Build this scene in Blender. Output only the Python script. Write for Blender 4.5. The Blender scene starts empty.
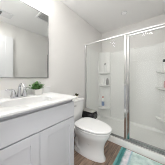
import bpy, bmesh, math, random
from mathutils import Vector, Matrix

# ------------------------------------------------------------------ camera, world, lights, exposure
S = bpy.context.scene
COL = S.collection
H = 1.14            # camera height
CX = 1.26           # distance of the camera from the vanity wall
F = (-0.618, 0.786)
cam_d = bpy.data.cameras.new('camera')
cam_d.sensor_width = 36.0
cam_d.lens = 94.7 / 165 * 36
cam_d.shift_y = -4.8 / 165
cam_d.clip_start = 0.01
cam = bpy.data.objects.new('camera', cam_d)
COL.objects.link(cam)
cam.location = (CX, 0.0, H)
cam.rotation_euler = (math.pi / 2, 0, math.atan2(-F[0], F[1]))
S.camera = cam

W = bpy.data.worlds.new('world')
S.world = W
W.use_nodes = True
bg = W.node_tree.nodes['Background']
bg.inputs[0].default_value = (0.95, 0.97, 1.0, 1)
bg.inputs[1].default_value = 0.42

def area(name, loc, rot, sx, sy, power, color=(1, 1, 1)):
    l = bpy.data.lights.new(name, 'AREA')
    l.shape = 'RECTANGLE'
    l.size = sx
    l.size_y = sy
    l.energy = power
    l.color = color
    o = bpy.data.objects.new(name, l)
    o.location = loc
    o.rotation_euler = rot
    COL.objects.link(o)
    return o

# added fill light in the unseen hall, shining through the doorway behind the camera
area('hall_fill', (1.06, -0.55, 1.25), (math.pi / 2, 0, 0), 0.8, 2.0, 12.5, (0.98, 0.99, 1.0))

S.view_settings.view_transform = 'Standard'
S.view_settings.look = 'None'
S.view_settings.gamma = 1.0
S.view_settings.use_curve_mapping = False
S.view_settings.exposure = 0.0
if hasattr(S, 'cycles'):
    S.cycles.filter_width = 0.95

VANITY_LAMP = 3.5      # watts per shade
SHOWER_LAMP = 1.2
ENTRY_FILL = 8.0

# ------------------------------------------------------------------ helpers
def srgb(r, g, b):
    f = lambda c: (c / 255 / 12.92) if c / 255 <= 0.04045 else ((c / 255 + 0.055) / 1.055) ** 2.4
    return (f(r), f(g), f(b), 1.0)

def mat(name, col, rough=0.5, metal=0.0, spec=0.5, noise=None, bump=None, coat=0.0):
    m = bpy.data.materials.new(name)
    m.use_nodes = True
    nt = m.node_tree
    p = nt.nodes['Principled BSDF']
    p.inputs['Base Color'].default_value = col
    p.inputs['Roughness'].default_value = rough
    p.inputs['Metallic'].default_value = metal
    p.inputs['Specular IOR Level'].default_value = spec
    p.inputs['Coat Weight'].default_value = coat
    tc = nt.nodes.new('ShaderNodeTexCoord')
    if noise:
        scale, col2, lo, hi = noise
        n = nt.nodes.new('ShaderNodeTexNoise')
        n.inputs['Scale'].default_value = scale
        n.inputs['Detail'].default_value = 6
        nt.links.new(tc.outputs['Object'], n.inputs['Vector'])
        r = nt.nodes.new('ShaderNodeValToRGB')
        r.color_ramp.elements[0].position = lo
        r.color_ramp.elements[1].position = hi
        r.color_ramp.elements[0].color = col
        r.color_ramp.elements[1].color = col2
        nt.links.new(n.outputs['Fac'], r.inputs['Fac'])
        nt.links.new(r.outputs['Color'], p.inputs['Base Color'])
    if bump:
        scale, strength = bump
        n = nt.nodes.new('ShaderNodeTexNoise')
        n.inputs['Scale'].default_value = scale
        nt.links.new(tc.outputs['Object'], n.inputs['Vector'])
        b = nt.nodes.new('ShaderNodeBump')
        b.inputs['Strength'].default_value = strength
        b.inputs['Distance'].default_value = 0.002
        nt.links.new(n.outputs['Fac'], b.inputs['Height'])
        nt.links.new(b.outputs['Normal'], p.inputs['Normal'])
    return m

def new_obj(name, bm, material, parent=None, smooth=False, recalc=True):
    if recalc:
        bmesh.ops.recalc_face_normals(bm, faces=bm.faces[:])
    me = bpy.data.meshes.new(name)
    bm.to_mesh(me)
    bm.free()
    for m in (material if isinstance(material, (list, tuple)) else [material]):
        me.materials.append(m)
    if smooth:
        for p in me.polygons:
            p.use_smooth = True
    o = bpy.data.objects.new(name, me)
    COL.objects.link(o)
    if smooth:
        md = o.modifiers.new('split', 'EDGE_SPLIT')
        md.split_angle = math.radians(40)
    if parent:
        o.parent = parent
        o.matrix_parent_inverse = Matrix.Translation(-Vector(parent_world(parent)))
    return o

def parent_world(o):
    v = Vector(o.location)
    if o.parent:
        # children are written in world coordinates, so only the root Empty is offset
        v = Vector((0, 0, 0)) if o.type == 'MESH' else v
    elif o.type == 'MESH':
        v = Vector(o.location)
    return v

def thing(name, label, cat, loc, group=None):
    o = bpy.data.objects.new(name, None)
    o.empty_display_size = 0.05
    COL.objects.link(o)
    o.location = loc
    o['label'] = label
    o['category'] = cat
    if group:
        o['group'] = group
    return o

def tag(o, label, cat, group=None):
    o['label'] = label
    o['category'] = cat
    if group:
        o['group'] = group
    return o

def struct(name, bm, material, parent=None, label=None, cat=None, smooth=False):
    o = new_obj(name, bm, material, parent, smooth)
    if not parent:
        o['kind'] = 'structure'
        if label:
            o['label'] = label
            o['category'] = cat
    return o

def B():
    return bmesh.new()

def box(bm, x0, x1, y0, y1, z0, z1, bev=0.0, seg=2):
    r = bmesh.ops.create_cube(bm, size=1.0)
    vs = r['verts']
    for v in vs:
        v.co = Vector((x0 + (v.co.x + .5) * (x1 - x0), y0 + (v.co.y + .5) * (y1 - y0), z0 + (v.co.z + .5) * (z1 - z0)))
    if bev > 0:
        es = list({e for v in vs for e in v.link_edges})
        bmesh.ops.bevel(bm, geom=es, offset=bev, segments=seg, profile=0.5, affect='EDGES')
    return bm

def loft(bm, rings, cap0=True, cap1=True, closed=True):
    vr = [[bm.verts.new(p) for p in r] for r in rings]
    n = len(vr[0])
    for a, b in zip(vr, vr[1:]):
        for i in range(n if closed else n - 1):
            j = (i + 1) % n
            bm.faces.new((a[i], a[j], b[j], b[i]))
    if cap0:
        bm.faces.new(vr[0][::-1])
    if cap1:
        bm.faces.new(vr[-1])
    return vr

def lathe(bm, prof, cx, cy, n=28, cap0=True, cap1=True):
    rings = [[(cx + r * math.cos(2 * math.pi * i / n), cy + r * math.sin(2 * math.pi * i / n), z) for i in range(n)] for r, z in prof]
    return loft(bm, rings, cap0, cap1)

def tube(bm, pts, rad, n=14):
    pts = [Vector(p) for p in pts]
    if not isinstance(rad, (list, tuple)):
        rad = [rad] * len(pts)
    rings = []
    t0 = (pts[1] - pts[0]).normalized()
    ref = Vector((0, 0, 1)) if abs(t0.z) < 0.9 else Vector((0, 1, 0))
    nrm = (ref - t0 * ref.dot(t0)).normalized()
    for i, p in enumerate(pts):
        if i == 0:
            t = t0
        elif i == len(pts) - 1:
            t = (pts[i] - pts[i - 1]).normalized()
        else:
            t = (pts[i + 1] - pts[i - 1]).normalized()
        nrm = (nrm - t * nrm.dot(t)).normalized()
        bn = t.cross(nrm)
        rings.append([tuple(p + (nrm * math.cos(a) + bn * math.sin(a)) * rad[i]) for a in [2 * math.pi * k / n for k in range(n)]])
    return loft(bm, rings)

def smooth_path(pts, sub=6):
    pts = [Vector(p) for p in pts]
    out = []
    for i in range(len(pts) - 1):
        p0 = pts[max(i - 1, 0)]; p1 = pts[i]; p2 = pts[i + 1]; p3 = pts[min(i + 2, len(pts) - 1)]
        for k in range(sub):
            t = k / sub
            out.append(0.5 * ((2 * p1) + (p2 - p0) * t + (2 * p0 - 5 * p1 + 4 * p2 - p3) * t * t + (3 * p1 - p0 - 3 * p2 + p3) * t ** 3))
    out.append(pts[-1])
    return out

# ------------------------------------------------------------------ materials
M = {}
M['wall'] = mat('wall_paint', srgb(228, 226, 223), 0.7, bump=(180, 0.08))
M['ceiling'] = mat('ceiling_paint', srgb(247, 246, 245), 0.8, bump=(120, 0.1))
M['white_paint'] = mat('white_trim_paint', srgb(228, 228, 229), 0.4)
M['cabinet'] = mat('cabinet_lacquer', srgb(212, 213, 217), 0.45)
M['cabinet_dark'] = mat('toe_kick_board', srgb(120, 120, 122), 0.6)
M['counter'] = mat('cultured_marble', srgb(230, 230, 229), 0.25, noise=(7, srgb(224, 224, 224), 0.6, 0.85))
M['chrome'] = mat('chrome', srgb(206, 207, 210), 0.12, 1.0)
M['frame'] = mat('brushed_frame_metal', srgb(222, 222, 222), 0.4, 1.0)
M['satin'] = mat('polished_aluminium', srgb(216, 216, 217), 0.1, 1.0)
M['mirror'] = mat('mirror_silver', srgb(216, 218, 217), 0.0, 1.0)
M['mirror_edge'] = mat('mirror_frame_metal', srgb(170, 170, 170), 0.3, 1.0)
M['porcelain'] = mat('porcelain', srgb(244, 244, 243), 0.12, coat=0.3)
M['seat'] = mat('toilet_seat_plastic', srgb(250, 250, 249), 0.3)
M['acrylic'] = mat('shower_acrylic', srgb(240, 240, 237), 0.25)
M['black'] = mat('black_plastic', srgb(26, 25, 26), 0.14)
M['liner'] = mat('liner_film', srgb(40, 40, 41), 0.16, coat=0.5)
M['steel'] = mat('brushed_steel', srgb(206, 204, 200), 0.4, 1.0)
M['grille'] = mat('grey_grille', srgb(190, 190, 188), 0.6)
M['vent_dark'] = mat('dark_vent_slats', srgb(116, 116, 115), 0.6)
M['track'] = mat('dull_track_metal', srgb(168, 168, 167), 0.42, 1.0)
M['dark'] = mat('dark_gap', srgb(60, 60, 60), 0.8)
M['leaf'] = mat('leaf_green', srgb(48, 108, 40), 0.45, noise=(30, srgb(136, 190, 104), 0.42, 0.68))
M['stem'] = mat('stem_green', srgb(70, 90, 50), 0.6)
M['soil'] = mat('potting_soil', srgb(70, 54, 42), 0.9)
M['ceramic'] = mat('white_ceramic', srgb(240, 238, 234), 0.3)
M['olive'] = mat('olive_leaf', srgb(64, 60, 34), 0.6, noise=(60, srgb(112, 106, 62), 0.45, 0.75))
M['cream'] = mat('cream_ceramic', srgb(226, 218, 190), 0.4)
M['bottle_white'] = mat('bottle_white', srgb(240, 240, 238), 0.35)
M['bottle_grey'] = mat('bottle_grey', srgb(164, 164, 162), 0.3)
M['bottle_dark'] = mat('pump_grey', srgb(120, 120, 118), 0.35)
M['label_blue'] = mat('label_blue', srgb(140, 160, 194), 0.4)
M['cap_red'] = mat('cap_red', srgb(214, 164, 154), 0.4)
M['bottle_pink'] = mat('bottle_pink', srgb(214, 176, 176), 0.35)
M['cap_black'] = mat('cap_black', srgb(46, 46, 48), 0.4)
M['water'] = mat('chrome_drain', srgb(200, 200, 200), 0.2, 1.0)

def floor_mat():
    m = bpy.data.materials.new('vinyl_plank')
    m.use_nodes = True
    nt = m.node_tree
    p = nt.nodes['Principled BSDF']
    tc = nt.nodes.new('ShaderNodeTexCoord')
    mp = nt.nodes.new('ShaderNodeMapping')
    mp.inputs['Rotation'].default_value = (0, 0, math.pi / 2)
    nt.links.new(tc.outputs['Object'], mp.inputs['Vector'])
    br = nt.nodes.new('ShaderNodeTexBrick')
    br.inputs['Color1'].default_value = srgb(182, 158, 140)
    br.inputs['Color2'].default_value = srgb(142, 121, 106)
    br.inputs['Mortar'].default_value = srgb(70, 56, 48)
    br.inputs['Scale'].default_value = 1.0
    br.inputs['Mortar Size'].default_value = 0.0022
    br.inputs['Brick Width'].default_value = 1.1
    br.inputs['Row Height'].default_value = 0.15
    nt.links.new(mp.outputs['Vector'], br.inputs['Vector'])
    mp2 = nt.nodes.new('ShaderNodeMapping')
    mp2.inputs['Scale'].default_value = (26, 3.0, 1)
    nt.links.new(tc.outputs['Object'], mp2.inputs['Vector'])
    n = nt.nodes.new('ShaderNodeTexNoise')
    n.inputs['Scale'].default_value = 1.6
    n.inputs['Detail'].default_value = 8
    nt.links.new(mp2.outputs['Vector'], n.inputs['Vector'])
    r = nt.nodes.new('ShaderNodeValToRGB')
    r.color_ramp.elements[0].position = 0.3
    r.color_ramp.elements[0].color = (0.45, 0.43, 0.42, 1)
    r.color_ramp.elements[1].position = 0.7
    r.color_ramp.elements[1].color = (1.25, 1.2, 1.15, 1)
    nt.links.new(n.outputs['Fac'], r.inputs['Fac'])
    mx = nt.nodes.new('ShaderNodeMix')
    mx.data_type = 'RGBA'
    mx.blend_type = 'MULTIPLY'
    mx.inputs[0].default_value = 1.0
    nt.links.new(br.outputs['Color'], mx.inputs[6])
    nt.links.new(r.outputs['Color'], mx.inputs[7])
    nt.links.new(mx.outputs[2], p.inputs['Base Color'])
    p.inputs['Roughness'].default_value = 0.45
    return m
M['floor'] = floor_mat()

def glass_mat(name, refl, tint):
    m = bpy.data.materials.new(name)
    m.use_nodes = True
    nt = m.node_tree
    nt.nodes.remove(nt.nodes['Principled BSDF'])
    out = nt.nodes['Material Output']
    t = nt.nodes.new('ShaderNodeBsdfTransparent')
    t.inputs[0].default_value = tint
    g = nt.nodes.new('ShaderNodeBsdfGlossy')
    g.inputs['Roughness'].default_value = 0.0
    fr = nt.nodes.new('ShaderNodeFresnel')
    fr.inputs['IOR'].default_value = refl
    mx = nt.nodes.new('ShaderNodeMixShader')
    nt.links.new(fr.outputs[0], mx.inputs[0])
    nt.links.new(t.outputs[0], mx.inputs[1])
    nt.links.new(g.outputs[0], mx.inputs[2])
    nt.links.new(mx.outputs[0], out.inputs[0])
    return m
M['glass'] = glass_mat('clear_shower_glass', 1.13, (0.985, 0.988, 0.985, 1))

def lamp_mat(name, col, strength):
    m = bpy.data.materials.new(name)
    m.use_nodes = True
    p = m.node_tree.nodes['Principled BSDF']
    p.inputs['Base Color'].default_value = (0.9, 0.9, 0.9, 1)
    p.inputs['Emission Color'].default_value = col
    p.inputs['Emission Strength'].default_value = strength
    return m
M['lamp_shade'] = lamp_mat('lit_opal_shade', (1, 0.97, 0.93, 1), 4.2)
M['lamp_disc'] = lamp_mat('lit_disc_lens', (1, 0.98, 0.95, 1), 0.12)

# ------------------------------------------------------------------ room shell
XR = 1.52       # right wall
YB = 2.50       # shower back wall
YE = -0.06      # entry wall (camera stands in its doorway)
ZC = 2.42
YS = 1.69       # shower front plane

bm = B(); box(bm, -0.1, XR + 0.1, YE - 1.4, YB + 0.1, -0.06, 0.0)
struct('floor', bm, M['floor'])
bm = B(); box(bm, -0.1, XR + 0.1, YE - 0.12, YB + 0.1, ZC, ZC + 0.06)
struct('ceiling', bm, M['ceiling'])
bm = B(); box(bm, -0.1, 0.0, YE - 0.12, YB + 0.1, 0, ZC)
struct('wall_left', bm, M['wall'])
bm = B(); box(bm, XR, XR + 0.1, YE - 0.12, YB + 0.1, 0, ZC)
struct('wall_right', bm, M['wall'])
bm = B(); box(bm, 0, XR, YB, YB + 0.1, 0, ZC)
struct('wall_back', bm, M['wall'])
DX0, DX1, DZ = 0.70, 1.46, 2.05
bm = B()
box(bm, 0, DX0, YE - 0.12, YE, 0, ZC)
box(bm, DX1, XR, YE - 0.12, YE, 0, ZC)
box(bm, DX0, DX1, YE - 0.12, YE, DZ, ZC)
struct('wall_entry', bm, M['wall'])
bm = B()
box(bm, DX0 - 0.06, DX0, YE, YE + 0.012, 0, DZ + 0.06, 0.003)
box(bm, DX0 - 0.06, DX1, YE, YE + 0.012, DZ, DZ + 0.06, 0.003)
struct('trim_1', bm, M['white_paint'])
bm = B(); box(bm, 0.0, 0.014, 0.81, YS - 0.055, 0, 0.10, 0.004)
struct('baseboard_left', bm, M['white_paint'])
bm = B(); box(bm, XR - 0.014, XR, YE, YS - 0.055, 0, 0.10, 0.004)
struct('baseboard_right', bm, M['white_paint'])

# open door leaf, folded back against the right wall; seen in the mirror
def door_leaf():
    y0, y1, z0, z1, xa, xb = -0.015, 0.755, 0.012, 2.09, 1.452, 1.490
    bm = B()
    st = 0.145
    box(bm, xa, xb, y0, y0 + st, z0, z1, 0.002)
    box(bm, xa, xb, y1 - st, y1, z0, z1, 0.002)
    box(bm, xa, xb, y0 + st, y1 - st, z1 - 0.13, z1, 0.002)
    box(bm, xa, xb, y0 + st, y1 - st, 0.9, 1.04, 0.002)
    box(bm, xa, xb, y0 + st, y1 - st, z0, 0.24, 0.002)
    box(bm, xa + 0.005, xb - 0.005, y0 + st - 0.01, y1 - st + 0.01, z0 + 0.05, z1 - 0.05)
    d = struct('door_1', bm, M['white_paint'], label='white panelled door standing open, reflected in the mirror', cat='door')
    bm = B()
    tube(bm, [(xa, y1 - 0.06, 0.96), (xa - 0.045, y1 - 0.06, 0.96)], [0.026, 0.012])
    tube(bm, [(xa - 0.045, y1 - 0.06, 0.96), (xa - 0.05, y1 - 0.16, 0.96)], [0.011, 0.008])
    new_obj('door_handle', bm, M['chrome'], d, True)
    bm = B()
    for z in (0.25, 1.05, 1.85):
        tube(bm, [(xb - 0.004, y0 - 0.006, z - 0.045), (xb - 0.004, y0 - 0.006, z + 0.045)], 0.006)
    new_obj('door_hinge', bm, M['chrome'], d, True)
door_leaf()

# ------------------------------------------------------------------ shower stall
def shower():
    t = thing('shower_stall', 'white acrylic shower stall with shelved corner columns and low pan behind glass', 'shower', (0.75, 2.08, 0))
    yf, yb, xl, xr = YS - 0.05, YB, 0.0, XR
    # pan: rounded recessed tray with threshold
    n = 40
    def rr(x0, x1, y0, y1, r, z):
        pts = []
        for cx, cy, a0 in ((x1 - r, y1 - r, 0), (x0 + r, y1 - r, 90), (x0 + r, y0 + r, 180), (x1 - r, y0 + r, 270)):
            for k in range(9):
                a = math.radians(a0 + 90 * k / 8)
                pts.append((cx + r * math.cos(a), cy + r * math.sin(a), z))
        return pts
    bm = B()
    loft(bm, [rr(xl, xr, yf, yb, 0.004, 0.0), rr(xl, xr, yf, yb, 0.004, 0.088), rr(xl + .006, xr - .006, yf + .006, yb - .004, 0.006, 0.096),
              rr(xl + .03, xr - .03, yf + .095, yb - .03, 0.06, 0.096), rr(xl + .04, xr - .04, yf + .105, yb - .04, 0.07, 0.088),
              rr(xl + .055, xr - .055, yf + .13, yb - .055, 0.09, 0.045), rr(xl + .09, xr - .09, yf + .17, yb - .09, 0.1, 0.036),
              rr(.72, .8, 2.04, 2.12, 0.035, 0.028)])
    pan = new_obj('pan', bm, M['acrylic'], t, True)
    bm = B(); lathe(bm, [(0.045, 0.026), (0.045, 0.031), (0.035, 0.033), (0.02, 0.031)], .76, 2.08)
    new_obj('drain', bm, M['water'], t, True)
    ztop, zst = 1.83, 1.53
    def panel(bm, axis):
        if axis == 'b':
            box(bm, xl + .002, xr - .002, yb - .022, yb - .001, .097, zst, .003)
            box(bm, xl + .002, xr - .002, yb - .014, yb - .001, zst, ztop, .004)
            box(bm, xl + .002, xr - .002, yb - .026, yb - .001, zst - .012, zst + .003, .003)
            box(bm, xl + .002, xr - .002, yb - .022, yb - .001, ztop - .012, ztop + .004, .004)
        else:
            xa, xb = (xl + .001, xl + .022) if axis == 'l' else (xr - .022, xr - .001)
            xm = xl + .014 if axis == 'l' else xr - .014
            box(bm, xa, xb, YS + .04, yb - .002, .097, zst, .003)
            if axis == 'l':
                box(bm, xa, xm, YS + .04, yb - .002, zst, ztop, .003)
            else:
                box(bm, xm, xb, YS + .04, yb - .002, zst, ztop, .003)
    bm = B(); panel(bm, 'b'); new_obj('back_panel', bm, M['acrylic'], t)
    bm = B(); panel(bm, 'l'); new_obj('side_panel', bm, M['acrylic'], t)
    bm = B(); panel(bm, 'r'); new_obj('side_panel', bm, M['acrylic'], t)
    for s in (0, 1):
        X = (lambda u: xl + u) if s == 0 else (lambda u: xr - u)
        yb2 = yb - .02
        # concave corner column; section runs from side wall round to back wall
        def sec(a, b, z, k=14):
            pts = [(X(0.018), yb2 - b, z)]
            for i in range(k + 1):
                q = math.radians(90 * i / k)
                # concave-in-corner curve, pulled a little out of the corner
                u = .035 + (a - .035) * (1 - math.cos(q)) ** 1.0 * 1.0
                v = .03 + (b - .03) * (1 - math.sin(q))
                pts.append((X(u), yb2 - v + .0, z))
            pts.append((X(a), yb2 + .005, z))
            pts.append((X(0.018), yb2 + .005, z))
            return pts
        bm = B()
        loft(bm, [sec(.27, .20, .10), sec(.285, .21, .13), sec(.285, .21, ztop - .02), sec(.26, .19, ztop)])
        colm = new_obj('corner_column', bm, M['acrylic'], t, True)
        for z, a, b in ((1.275, .25, .20), (0.945, .265, .215), (0.345, .265, .215)):
            bm = B()
            def sh(sc, zz, k=16):
                pts = [(X(.02), yb2, zz)]
                for i in range(k + 1):
                    q = math.radians(90 * i / k)
                    pts.append((X(.02 + a * sc * math.cos(q) ** .8), yb2 - b * sc * math.sin(q) ** .8, zz))
                return pts
            loft(bm, [sh(.6, z - .06), sh(.93, z - .03), sh(1.0, z - .024), sh(1.0, z), sh(.985, z + .002)])
            new_obj('shelf', bm, M['acrylic'], colm, True)
    return t
shower()

# fixed frame: header, wall jamb, track, post, fixed glass
def shower_frame():
    t = thing('shower_screen', 'polished metal frame with fixed clear glass panel beside the toilet', 'shower screen', (0.43, YS, .096))
    ya, yb = YS - .018, YS + .018
    z0, z1 = .0965, 1.875
    bm = B(); box(bm, .001, XR - .001, ya - .002, yb + .002, z1 - .022, z1, .004)
    new_obj('header', bm, M['frame'], t)
    bm = B(); box(bm, .001, XR - .001, ya, yb, z0, z0 + .016, .003)
    box(bm, .001, XR - .001, ya + .008, yb - .008, z0 + .016, z0 + .030, .003)
    new_obj('bottom_track', bm, M['track'], t)
    bm = B(); box(bm, .001, .040, ya, yb, z0 + .016, z1 - .022, .004)
    new_obj('jamb', bm, M['satin'], t)
    bm = B(); box(bm, XR - .035, XR - .001, ya, yb, z0 + .016, z1 - .022, .004)
    new_obj('jamb', bm, M['satin'], t)
    bm = B(); box(bm, .826, .864, ya, yb, z0 + .016, z1 - .022, .004)
    new_obj('post', bm, M['satin'], t)
    bm = B(); box(bm, .038, .828, YS - .003, YS + .003, z0 + .03, z1 - .022)
    new_obj('glass_panel', bm, M['glass'], t)
    d = thing('shower_door', 'framed clear glass swing door of the shower, above the teal mat', 'shower door', (1.18, YS, .131))
    x0, x1, za, zb = .874, XR - .042, .136, z1 - .036
    w = .036
    bm = B(); box(bm, x0, x0 + w, ya, yb, za, zb, .004); new_obj('stile', bm, M['satin'], d)
    bm = B(); box(bm, x1 - w, x1, ya, yb, za, zb, .004); new_obj('stile', bm, M['satin'], d)
    bm = B(); box(bm, x0 + w, x1 - w, ya + .003, yb - .003, zb - .022, zb, .003); new_obj('rail', bm, M['frame'], d)
    bm = B(); box(bm, x0 + w, x1 - w, ya + .003, yb - .003, za, za + .022, .003); new_obj('rail', bm, M['track'], d)
    bm = B(); box(bm, x0 + w - .003, x1 - w + .003, YS - .003, YS + .003, za + .018, zb - .02)
    new_obj('glass_panel', bm, M['glass'], d)
shower_frame()

# bottles on the corner shelves
def bottle(name, label, x, y, z, r, h, body, cap, capr, caph, grp=None, lab=None, squash=1.0, pump=False):
    t = thing(name, label, 'bottle' if 'bottle' in name else 'container', (x, y, z))
    bm = B()
    lathe(bm, [(r * .9, z), (r, z + .006), (r, z + h * .78), (r * .8, z + h * .9), (capr * .9, z + h), (capr * .9, z + h + .004)], x, y, 20)
    new_obj('body', bm, body, t, True)
    bm = B()
    lathe(bm, [(capr, z + h + .001), (capr, z + h + caph * .9), (capr * .85, z + h + caph)], x, y, 20)
    if pump:
        tube(bm, [(x, y, z + h + caph), (x, y, z + h + caph + .025)], .005, 10)
        tube(bm, smooth_path([(x - .008, y, z + h + caph + .027), (x + .02, y - .006, z + h + caph + .027), (x + .034, y - .01, z + h + caph + .018)], 4), .006, 10)
    new_obj('cap', bm, cap, t, True)
    if lab:
        bm = B()
        lathe(bm, [(r + .0006, z + h * .15), (r + .0006, z + h * .62)], x, y, 20, False, False)
        new_obj('label', bm, lab, t, True)
    return t
bottle('pump_bottle', 'white pump bottle on the top left corner shelf in the shower', .145, 2.41, 1.2785, .036, .20, M['bottle_white'], M['bottle_dark'], .016, .025, pump=True)
bottle('shampoo_bottle', 'grey bottle on the middle left corner shelf in the shower', .215, 2.41, .9485, .033, .165, M['bottle_grey'], M['bottle_grey'], .02, .018)
bottle('lotion_bottle', 'white bottle on the middle left shelf beside the grey bottle', .112, 2.40, .9485, .036, .185, M['bottle_white'], M['bottle_white'], .018, .02)
bottle('body_wash_bottle', 'white bottle with blue label and red cap on the lowest left shower shelf', .10, 2.38, .3485, .036, .24, M['bottle_white'], M['cap_red'], .02, .045, lab=M['label_blue'])
bottle('shampoo_bottle', 'white bottle with black cap on the top right corner shelf', 1.375, 2.39, 1.2785, .038, .16, M['bottle_white'], M['cap_black'], .028, .05)
bottle('conditioner_bottle', 'pale pink bottle on the middle right corner shelf', 1.39, 2.39, .9485, .03, .13, M['bottle_pink'], M['bottle_white'], .02, .02)

# ------------------------------------------------------------------ vanity
VX, VY0, VY1 = 0.53, -0.03, 0.79
def vanity():
    t = thing('vanity_cabinet', 'pale grey two-door bathroom vanity cabinet under the white counter', 'cabinet', (0.27, 0.38, 0))
    bm = B()
    box(bm, .002, VX - .03, VY0 + .005, VY1 - .004, .10, .7, .002)
    box(bm, VX - .06, VX - .035, VY0 + .005, VY1 - .004, .70, .9095)
    box(bm, .002, VX - .035, VY0 + .005, VY0 + .025, .70, .9095)
    box(bm, .002, VX - .035, VY1 - .024, VY1 - .004, .70, .9095)
    box(bm, VX - .032, VX - .0195, VY0 + .005, VY1 - .004, .10, .872)
    new_obj('carcass', bm, M['cabinet'], t)
    bm = B(); box(bm, .002, VX - .08, VY0 + .02, VY1 - .02, .0, .10)
    new_obj('toe_kick', bm, M['cabinet_dark'], t)
    bm = B()
    box(bm, VX - .0195, VX, VY0 + .015, VY1 - .012, .715, .874, .003)
    new_obj('drawer_front', bm, M['cabinet'], t)
    mid = .383
    for a, b in ((VY0 + .015, mid - .002), (mid + .002, VY1 - .012)):
        bm = B()
        z0, z1, s = .125, .706, .068
        xa = VX - .0195
        box(bm, xa, VX, a, a + s, z0, z1, .002)
        box(bm, xa, VX, b - s, b, z0, z1, .002)
        box(bm, xa, VX, a + s, b - s, z1 - s, z1, .002)
        box(bm, xa, VX, a + s, b - s, z0, z0 + s, .002)
        box(bm, xa, VX - .008, a + s - .004, b - s + .004, z0 + s - .004, z1 - s + .004)
        new_obj('door', bm, M['cabinet'], t)
    c = thing('vanity_counter', 'white marble vanity counter with oval basin and backsplash', 'countertop', (0.28, 0.38, .905))
    x0, x1, y0, y1, zt, zb = .002, .566, VY0 - .01, .80, .930, .9105
    ex, ey, ea, eb = .315, .383, .150, .215
    n = 64
    angs = [2 * math.pi * i / n for i in range(n)]
    def oval(sc, z):
        return [(ex + ea * sc * math.copysign(abs(math.cos(a)) ** .8, math.cos(a)), ey + eb * sc * math.copysign(abs(math.sin(a)) ** .8, math.sin(a)), z) for a in angs]
    def rect(z, ins=0):
        out = []
        for a in angs:
            dx, dy = math.cos(a), math.sin(a) 
            k = min(((x1 - ins - ex) / dx) if dx > 1e-9 else 1e9, ((x0 + ins - ex) / dx) if dx < -1e-9 else 1e9,
                    ((y1 - ins - ey) / dy) if dy > 1e-9 else 1e9, ((y0 + ins - ey) / dy) if dy < -1e-9 else 1e9)
            out.append([ex + dx * k, ey + dy * k, z])
        for cxx, cyy in ((x0 + ins, y0 + ins), (x0 + ins, y1 - ins), (x1 - ins, y0 + ins), (x1 - ins, y1 - ins)):
            i = min(range(n), key=lambda j: (out[j][0] - cxx) ** 2 + (out[j][1] - cyy) ** 2)
            out[i][0], out[i][1] = cxx, cyy
        return [tuple(p) for p in out]
    bm = B()
    loft(bm, [oval(1.0, zb), oval(1.0, zt - .004), oval(1.03, zt), rect(zt, .004), rect(zt - .004), rect(zb + .003), rect(zb, .003), oval(1.0, zb)], False, False)
    bmesh.ops.remove_doubles(bm, verts=bm.verts[:], dist=1e-5)
    new_obj('slab', bm, M['counter'], c, True)
    bm = B()
    loft(bm, [oval(1.0, zb + .001), oval(.97, zb - .03), oval(.88, zb - .08), oval(.7, zb - .115), oval(.4, zb - .13), oval(.12, zb - .135)], False, True)
    bs = new_obj('basin', bm, M['counter'], c, True)
    bm = B(); lathe(bm, [(.022, zb - .134), (.022, zb - .128), (.016, zb - .126)], ex, ey, 20)
    new_obj('drain', bm, M['chrome'], bs, True)
    bm = B(); box(bm, .002, .020, y0, y1, zt, zt + .085, .003)
    new_obj('backsplash', bm, M['counter'], c)
vanity()

def faucet():
    zt = .930
    fx, fy = .098, .380
    t = thing('faucet', 'chrome two-handle faucet with high arched spout on the vanity counter', 'faucet', (fx, fy, zt))
    bm = B()
    for k in range(1):
        rings = []
        for sc, z in ((1, zt), (1, zt + .008), (.92, zt + .013)):
            r = []
            for i in range(36):
                a = 2 * math.pi * i / 36
                r.append((fx + .028 * sc * math.cos(a), fy + .078 * sc * math.copysign(abs(math.sin(a)) ** .8, math.sin(a)), z))
            rings.append(r)
        loft(bm, rings)
    new_obj('base_plate', bm, M['chrome'], t, True)
    bm = B()
    path = smooth_path([(fx, fy, zt + .012), (fx, fy, zt + .07), (fx + .008, fy, zt + .115), (fx + .045, fy, zt + .143), (fx + .09, fy, zt + .143), (fx + .125, fy, zt + .115), (fx + .132, fy, zt + .095)], 6)
    tube(bm, path, [.021 - .009 * min(1, i / 12) for i in range(len(path))], 16)
    sp = new_obj('spout', bm, M['chrome'], t, True)
    bm = B(); lathe(bm, [(.021, zt + .012), (.021, zt + .03), (.016, zt + .04)], fx, fy, 20)
    new_obj('collar', bm, M['chrome'], sp, True)
    for s in (-1, 1):
        y = fy + s * .053
        bm = B()
        lathe(bm, [(.029, zt + .012), (.028, zt + .02), (.020, zt + .055), (.014, zt + .076), (.010, zt + .084)], fx, y, 20)
        h = new_obj('handle', bm, M['chrome'], t, True)
        bm = B()
        if s < 0:
            tube(bm, smooth_path([(fx, y + .004, zt + .080), (fx + .004, y - .03, zt + .086), (fx + .008, y - .068, zt + .090)], 5), [.009] * 5 + [.007] * 5 + [.005], 12)
        else:
            tube(bm, smooth_path([(fx, y - .004, zt + .080), (fx + .004, y + .012, zt + .090), (fx + .010, y + .022, zt + .100)], 5), [.009] * 5 + [.007] * 5 + [.005], 12)
        new_obj('lever', bm, M['chrome'], h, True)
faucet()

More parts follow.
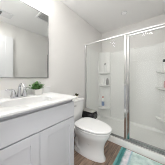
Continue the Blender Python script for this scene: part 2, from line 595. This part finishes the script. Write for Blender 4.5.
# potted plant
def plant():
    zt = .930
    px, py = .085, .58
    t = thing('potted_plant', 'small bushy green plant in a white square pot on the counter', 'plant', (px, py, zt))
    bm = B()
    def sq(w, z, r=.006):
        pts = []
        for sx, sy, a0 in ((1, 1, 0), (-1, 1, 90), (-1, -1, 180), (1, -1, 270)):
            for k in range(4):
                a = math.radians(a0 + 30 * k)
                pts.append((px + sx * (w - r) + r * math.cos(a), py + sy * (w - r) + r * math.sin(a), z))
        return pts
    loft(bm, [sq(.038, zt), sq(.04, zt + .004), sq(.045, zt + .062), sq(.045, zt + .068), sq(.041, zt + .068), sq(.040, zt + .055)])
    new_obj('pot', bm, M['ceramic'], t, True)
    bm = B(); box(bm, px - .0395, px + .0395, py - .0395, py + .0395, zt + .05, zt + .060)
    new_obj('soil', bm, M['soil'], t)
    rnd = random.Random(7)
    bl, bs = B(), B()
    for i in range(64):
        a = rnd.uniform(0, 2 * math.pi)
        el = rnd.uniform(.15, 1.45)
        L = rnd.uniform(.06, .10)
        d = Vector((math.cos(a) * math.cos(el), math.sin(a) * math.cos(el), math.sin(el)))
        base = Vector((px + rnd.uniform(-.02, .02), py + rnd.uniform(-.02, .02), zt + .058))
        tip = base + Vector((d.x * L, d.y * L, abs(d.z) * L * .95 + .012))
        tip.x = max(tip.x, .032)
        tube(bs, [base, (base + tip) / 2 + Vector((0, 0, .004)), tip], .0012, 5)
        for j in range(6):
            f = .4 + .6 * j / 5
            p = base.lerp(tip, f)
            la = rnd.uniform(0, 2 * math.pi)
            ld = Vector((math.cos(la), math.sin(la), rnd.uniform(-.2, .7))).normalized()
            side = ld.cross(Vector((0, 0, 1))).normalized()
            ll = rnd.uniform(.022, .036)
            up = side.cross(ld)
            if p.x + ld.x * ll < .026:
                ld.x = abs(ld.x)
            v = [p, p + ld * ll * .5 + side * ll * .36 + up * .002, p + ld * ll - up * .002, p + ld * ll * .5 - side * ll * .36 + up * .002, p + ld * ll * .5]
            vv = [bl.verts.new(q) for q in v]
            bl.faces.new((vv[0], vv[1], vv[4])); bl.faces.new((vv[1], vv[2], vv[4]))
            bl.faces.new((vv[2], vv[3], vv[4])); bl.faces.new((vv[3], vv[0], vv[4]))
    new_obj('foliage', bl, M['leaf'], t, recalc=False)
    new_obj('stem', bs, M['stem'], t, True)
plant()

# ------------------------------------------------------------------ mirror
def mirror():
    y0, y1, z0, z1 = -.01, .776, 1.145, 2.035
    t = thing('wall_mirror', 'large rectangular frameless wall mirror above the faucet', 'mirror', (0.01, .383, z0))
    bm = B(); box(bm, .004, .012, y0, y1, z0, z1)
    new_obj('mirror_glass', bm, M['mirror'], t)
    bm = B()
    w = .006
    box(bm, .001, .016, y0 - w, y0, z0 - w, z1 + w)
    box(bm, .001, .016, y1, y1 + w, z0 - w, z1 + w)
    box(bm, .001, .016, y0, y1, z0 - w, z0)
    box(bm, .001, .016, y0, y1, z1, z1 + w)
    new_obj('edge_trim', bm, M['mirror_edge'], t)
mirror()

# vanity light just above the picture
def vanity_light():
    z = 2.27
    t = thing('vanity_light', 'three-shade chrome vanity light on the wall over the mirror', 'wall light', (0.0, .36, z))
    bm = B(); box(bm, .001, .022, .13, .59, z - .035, z + .035, .006)
    new_obj('back_plate', bm, M['chrome'], t)
    for y in (.19, .36, .53):
        bm = B()
        tube(bm, smooth_path([(.02, y, z), (.08, y, z + .01), (.1, y, z + .035)], 5), .008, 10)
        new_obj('arm', bm, M['chrome'], t, True)
        bm = B()
        lathe(bm, [(.02, z + .03), (.045, z + .045), (.055, z + .08), (.058, z + .12), (.054, z + .12), (.05, z + .08), (.04, z + .05), (.01, z + .04)], .1, y, 24)
        new_obj('shade', bm, M['lamp_shade'], t, True)
        l = bpy.data.lights.new('bulb_light', 'POINT')
        l.energy = VANITY_LAMP
        l.shadow_soft_size = .05
        l.color = (1, .99, .97)
        o = bpy.data.objects.new('bulb_light', l)
        o.location = (.16, y, z - .05)
        COL.objects.link(o)
        o.parent = t
        o.matrix_parent_inverse = Matrix.Translation(-Vector(t.location))
vanity_light()

# ------------------------------------------------------------------ ceiling fixtures
def louvred(name, label, cat, x0, x1, y0, y1, border, slats_along_x, gm, far=None):
    far = far or border
    t = thing(name, label, cat, ((x0 + x1) / 2, (y0 + y1) / 2, ZC))
    za, zb = ZC - .016, ZC - .0005
    bm = B()
    box(bm, x0, x1, y0, y0 + border, za, zb, .003)
    box(bm, x0, x1, y1 - far, y1, za, zb, .003)
    box(bm, x0, x0 + border, y0 + border, y1 - far, za, zb, .003)
    box(bm, x1 - border, x1, y0 + border, y1 - far, za, zb, .003)
    new_obj('frame', bm, M['white_paint'], t)
    bm = B()
    box(bm, x0 + border, x1 - border, y0 + border, y1 - far, zb - .002, zb)
    n = 9
    for i in range(n):
        if slats_along_x:
            y = y0 + border + (y1 - y0 - border - far) * (i + .5) / n
            box(bm, x0 + border, x1 - border, y - .005, y + .005, za + .002, zb - .002)
        else:
            x = x0 + border + (x1 - x0 - 2 * border) * (i + .5) / n
            box(bm, x - .005, x + .005, y0 + border, y1 - far, za + .002, zb - .002)
    new_obj('grille', bm, gm, t)
    return t
louvred('exhaust_fan', 'grey-grilled exhaust fan with white frame, mirrored at the mirror corner', 'exhaust fan', .50, .755, .945, 1.23, .028, True, M['grille'])
louvred('air_vent', 'white ceiling air vent mirrored near the upper left edge of the mirror', 'vent', 1.06, 1.27, .26, .65, .03, True, M['vent_dark'], .17)

def shower_light():
    t = thing('ceiling_light', 'small round white light in the ceiling over the shower', 'ceiling light', (.75, 1.98, ZC))
    bm = B(); lathe(bm, [(.056, ZC - .0005), (.056, ZC - .006), (.05, ZC - .009), (.046, ZC - .006), (.046, ZC - .0005)], .75, 1.98, 32)
    new_obj('trim_ring', bm, M['white_paint'], t, True)
    bm = B(); lathe(bm, [(.0455, ZC - .001), (.0455, ZC - .005), (.03, ZC - .0065)], .75, 1.98, 32)
    new_obj('lens', bm, M['lamp_disc'], t, True)
    l = bpy.data.lights.new('shower_bulb', 'AREA')
    l.shape = 'DISK'
    l.size = .09
    l.energy = SHOWER_LAMP
    o = bpy.data.objects.new('shower_bulb', l)
    o.location = (.75, 1.98, ZC - .02)
    COL.objects.link(o)
    o.parent = t
    o.matrix_parent_inverse = Matrix.Translation(-Vector(t.location))
shower_light()

def entry_fill_light():  # unseen dome fixture, added to brighten the room from above the doorway
    x, y = 1.02, .22
    t = thing('ceiling_light', 'added round flush dome fill light, out of view, on the ceiling inside the doorway', 'ceiling light', (x, y, ZC))
    bm = B(); lathe(bm, [(.15, ZC - .0005), (.15, ZC - .02), (.14, ZC - .024)], x, y, 40)
    new_obj('base', bm, M['white_paint'], t, True)
    bm = B(); lathe(bm, [(.14, ZC - .0245), (.135, ZC - .045), (.10, ZC - .065), (.05, ZC - .076), (.01, ZC - .078)], x, y, 40)
    new_obj('diffuser', bm, M['lamp_shade'], t, True)
    l = bpy.data.lights.new('dome_fill', 'AREA')
    l.shape = 'DISK'
    l.size = .28
    l.energy = ENTRY_FILL
    l.color = (1, .99, .975)
    o = bpy.data.objects.new('dome_fill', l)
    o.location = (x, y, ZC - .085)
    COL.objects.link(o)
    o.parent = t
    o.matrix_parent_inverse = Matrix.Translation(-Vector(t.location))
entry_fill_light()

# ------------------------------------------------------------------ toilet
TY = 1.21
def toilet():
    t = thing('toilet', 'white two-piece toilet with closed lid between vanity and shower', 'toilet', (.40, TY, 0))
    N = 44
    def egg(xb, xf, hw, z, back=.55, p=1.0):
        # egg outline: squarer back, rounder front
        xm = xb + (xf - xb) * .42
        pts = []
        for i in range(N):
            a = 2 * math.pi * i / N
            c, s = math.cos(a), math.sin(a)
            if c >= 0:
                x = xm + (xf - xm) * c
                y = hw * math.copysign(abs(s) ** .95, s)
            else:
                x = xm + (xm - xb) * -abs(c) ** back
                y = hw * math.copysign(abs(s) ** .8, s)
            pts.append((x, TY + y, z))
        return pts
    bm = B()
    loft(bm, [egg(.17, .705, .122, 0), egg(.17, .705, .122, .022), egg(.18, .690, .108, .045), egg(.19, .680, .098, .10), egg(.20, .682, .098, .17),
              egg(.20, .70, .118, .23), egg(.19, .73, .150, .29), egg(.175, .757, .174, .335), egg(.165, .764, .178, .365), egg(.165, .764, .178, .382), egg(.175, .755, .168, .389)])
    # tank shelf behind the bowl
    box(bm, .03, .30, TY - .13, TY + .13, .30, .388, .03, 3)
    bowl = new_obj('bowl', bm, M['porcelain'], t, True)
    for s in (-1, 1):
        bm = B()
        path = smooth_path([(.52, TY + s * .066, .20), (.42, TY + s * .066, .235), (.31, TY + s * .066, .22), (.25, TY + s * .066, .15), (.29, TY + s * .066, .075), (.38, TY + s * .066, .04)], 6)
        tube(bm, path, [.03] + [.043] * (len(path) - 2) + [.03], 14)
        new_obj('trapway', bm, M['porcelain'], bowl, True)
        bm = B(); lathe(bm, [(.014, .02), (.014, .032), (.009, .040), (.003, .043)], .33, TY + s * .113, 14)
        new_obj('bolt_cap', bm, M['seat'], bowl, True)
    bm = B()
    loft(bm, [egg(.27, .740, .155, .3895, .5), egg(.27, .740, .155, .398, .5), egg(.23, .780, .188, .399, .5), egg(.23, .78, .188, .409, .5), egg(.24, .768, .178, .411, .5), egg(.28, .735, .150, .412, .5), egg(.28, .735, .150, .4265, .5)])
    new_obj('seat', bm, M['seat'], t, True)
    bm = B()
    loft(bm, [egg(.28, .735, .150, .427, .5), egg(.232, .783, .187, .4275, .5), egg(.228, .787, .191, .430, .5), egg(.228, .787, .191, .438, .5), egg(.236, .778, .182, .444, .5), egg(.27, .74, .15, .448, .5), egg(.36, .62, .07, .451, .5)])
    lid = new_obj('lid', bm, M['seat'], t, True)
    for s in (-1, 1):
        bm = B(); box(bm, .222, .262, TY + s * .075 - .02, TY + s * .075 + .02, .389, .425, .006)
        new_obj('hinge', bm, M['seat'], lid)
    def rrect(x0, x1, y0, y1, r, z):
        pts = []
        for cx, cy, a0 in ((x1 - r, y1 - r, 0), (x0 + r, y1 - r, 90), (x0 + r, y0 + r, 180), (x1 - r, y0 + r, 270)):
            for k in range(7):
                a = math.radians(a0 + 15 * k)
                pts.append((cx + r * math.cos(a), cy + r * math.sin(a), z))
        return pts
    bm = B()
    loft(bm, [rrect(.03, .17, TY - .135, TY + .135, .03, .389), rrect(.025, .188, TY - .15, TY + .15, .03, .41), rrect(.02, .20, TY - .165, TY + .165, .03, .55), rrect(.016, .208, TY - .178, TY + .178, .03, .732)])
    tank = new_obj('tank', bm, M['porcelain'], t, True)
    bm = B()
    loft(bm, [rrect(.014, .214, TY - .186, TY + .186, .03, .7325), rrect(.012, .22, TY - .192, TY + .192, .032, .738), rrect(.012, .22, TY - .192, TY + .192, .032, .758), rrect(.018, .212, TY - .184, TY + .184, .03, .767)])
    new_obj('tank_lid', bm, M['porcelain'], t, True)
    bm = B()
    tube(bm, [(.203, TY - .13, .69), (.226, TY - .13, .69)], .012, 12)
    tube(bm, [(.224, TY - .135, .69), (.23, TY - .065, .682)], [.008, .006], 10)
    new_obj('flush_lever', bm, M['chrome'], tank, True)
toilet()

def sprig():
    z = .767
    x, y = .085, 1.325
    t = thing('sprig_ornament', 'tiny olive-brown leafy sprig in a cream pot on the toilet tank', 'ornament', (x, y, z))
    bm = B(); lathe(bm, [(.018, z), (.021, z + .002), (.027, z + .034), (.028, z + .038), (.024, z + .038), (.022, z + .028)], x, y, 20)
    new_obj('pot', bm, M['cream'], t, True)
    bm = B()
    rnd = random.Random(3)
    for i in range(22):
        a = rnd.uniform(0, 6.28)
        d = Vector((math.cos(a) * .6 + .25, math.sin(a) * .6 + .2, rnd.uniform(.35, 1.0))).normalized()
        L = rnd.uniform(.042, .075)
        p0 = Vector((x - .006, y - .006, z + .028))
        sd = d.cross(Vector((0, 0, 1))).normalized()
        up = sd.cross(d)
        q = [p0, p0 + d * L * .55 + sd * .013, p0 + d * L, p0 + d * L * .55 - sd * .013, p0 + d * L * .55 + up * .005]
        v = [bm.verts.new(k) for k in q]
        for f in ((0, 1, 4), (1, 2, 4), (2, 3, 4), (3, 0, 4)):
            bm.faces.new([v[k] for k in f])
    new_obj('leaves', bm, M['olive'], t, recalc=False)
sprig()

def bin_():
    x0, x1, y0, y1, h = .10, .36, 1.44, 1.60, .515
    t = thing('waste_bin', 'black waste bin with grey metal lid between toilet and shower', 'waste bin', (.23, 1.52, 0))
    def rr(ins, z, r=.03):
        pts = []
        a0, a1, b0, b1 = x0 + ins, x1 - ins, y0 + ins, y1 - ins
        for cx, cy, q in ((a1 - r, b1 - r, 0), (a0 + r, b1 - r, 90), (a0 + r, b0 + r, 180), (a1 - r, b0 + r, 270)):
            for k in range(7):
                a = math.radians(q + 15 * k)
                pts.append((cx + r * math.cos(a), cy + r * math.sin(a), z))
        return pts
    bm = B(); loft(bm, [rr(.02, 0), rr(.018, .01), rr(.005, h - .05), rr(.005, h - .035)])
    new_obj('body', bm, M['black'], t, True)
    bm = B(); loft(bm, [rr(.001, h - .034), rr(0, h - .03), rr(0, h - .012), rr(.002, h - .009)])
    new_obj('rim', bm, M['black'], t, True)
    rnd = random.Random(11)
    rings = []
    for z, out in ((h - .035, .002), (h - .05, -.006), (h - .075, -.008), (h - .105, -.006), (h - .135, -.003)):
        q = rr(out, z)
        c = Vector((.23, 1.52, z))
        rings.append([tuple(Vector(p) + (Vector(p) - c).normalized() * rnd.uniform(0, .008) + Vector((0, 0, rnd.uniform(-.009, .009) if out < 0 else 0))) for p in q])
    bm = B(); loft(bm, rings, False, False)
    new_obj('liner', bm, M['liner'], t, False)['label'] = 'crumpled glossy black liner'
    bm = B(); loft(bm, [rr(.004, h - .0085), rr(.004, h - .001), rr(.012, h + .003), rr(.05, h + .006, .02)])
    new_obj('lid', bm, M['steel'], t, True)
bin_()

# ------------------------------------------------------------------ bath mat
def rug_mat():
    m = bpy.data.materials.new('mat_pile')
    m.use_nodes = True
    nt = m.node_tree
    p = nt.nodes['Principled BSDF']
    p.inputs['Roughness'].default_value = 0.95
    tc = nt.nodes.new('ShaderNodeTexCoord')
    sp = nt.nodes.new('ShaderNodeSeparateXYZ')
    nt.links.new(tc.outputs['Object'], sp.inputs[0])
    n = nt.nodes.new('ShaderNodeTexNoise')
    n.inputs['Scale'].default_value = 9
    n.inputs['Detail'].default_value = 5
    nt.links.new(tc.outputs['Object'], n.inputs['Vector'])
    # x wobble
    ad = nt.nodes.new('ShaderNodeMath'); ad.operation = 'MULTIPLY_ADD'
    ad.inputs[1].default_value = .035
    nt.links.new(n.outputs['Fac'], ad.inputs[0])
    nt.links.new(sp.outputs['X'], ad.inputs[2])
    mr = nt.nodes.new('ShaderNodeMapRange')
    mr.inputs['From Min'].default_value = .80 + .017
    mr.inputs['From Max'].default_value = 1.40 + .017
    nt.links.new(ad.outputs[0], mr.inputs[0])
    r = nt.nodes.new('ShaderNodeValToRGB')
    r.color_ramp.interpolation = 'LINEAR'
    els = [(0.0, (132, 190, 186)), (0.05, (110, 172, 170)), (0.07, (66, 132, 130)), (0.12, (80, 146, 144)), (0.16, (232, 234, 236)), (0.24, (238, 232, 238)),
           (0.27, (170, 206, 216)), (0.30, (216, 234, 230)), (0.5, (208, 228, 224)), (0.7, (218, 234, 230)), (0.85, (180, 214, 206)), (1.0, (70, 150, 138))]
    cr = r.color_ramp
    cr.elements[0].position = 0; cr.elements[0].color = srgb(*els[0][1])
    cr.elements[1].position = 1; cr.elements[1].color = srgb(*els[-1][1])
    for pos, c in els[1:-1]:
        e = cr.elements.new(pos); e.color = srgb(*c)
    nt.links.new(mr.outputs[0], r.inputs['Fac'])
    n2 = nt.nodes.new('ShaderNodeTexNoise')
    n2.inputs['Scale'].default_value = 14
    n2.inputs['Detail'].default_value = 6
    nt.links.new(tc.outputs['Object'], n2.inputs['Vector'])
    r2 = nt.nodes.new('ShaderNodeValToRGB')
    r2.color_ramp.elements[0].position = .35; r2.color_ramp.elements[0].color = (.74, .80, .80, 1)
    r2.color_ramp.elements[1].position = .65; r2.color_ramp.elements[1].color = (1.16, 1.12, 1.12, 1)
    nt.links.new(n2.outputs['Fac'], r2.inputs['Fac'])
    mx = nt.nodes.new('ShaderNodeMix'); mx.data_type = 'RGBA'; mx.blend_type = 'MULTIPLY'; mx.inputs[0].default_value = 1
    nt.links.new(r.outputs['Color'], mx.inputs[6]); nt.links.new(r2.outputs['Color'], mx.inputs[7])
    nt.links.new(mx.outputs[2], p.inputs['Base Color'])
    return m
bm = B()
box(bm, .805, 1.415, .66, 1.615, .0005, .013, .004)
o = new_obj('bath_mat', bm, rug_mat())
tag(o, 'teal and pale mint striped bath mat on the floor before the shower', 'bath mat')
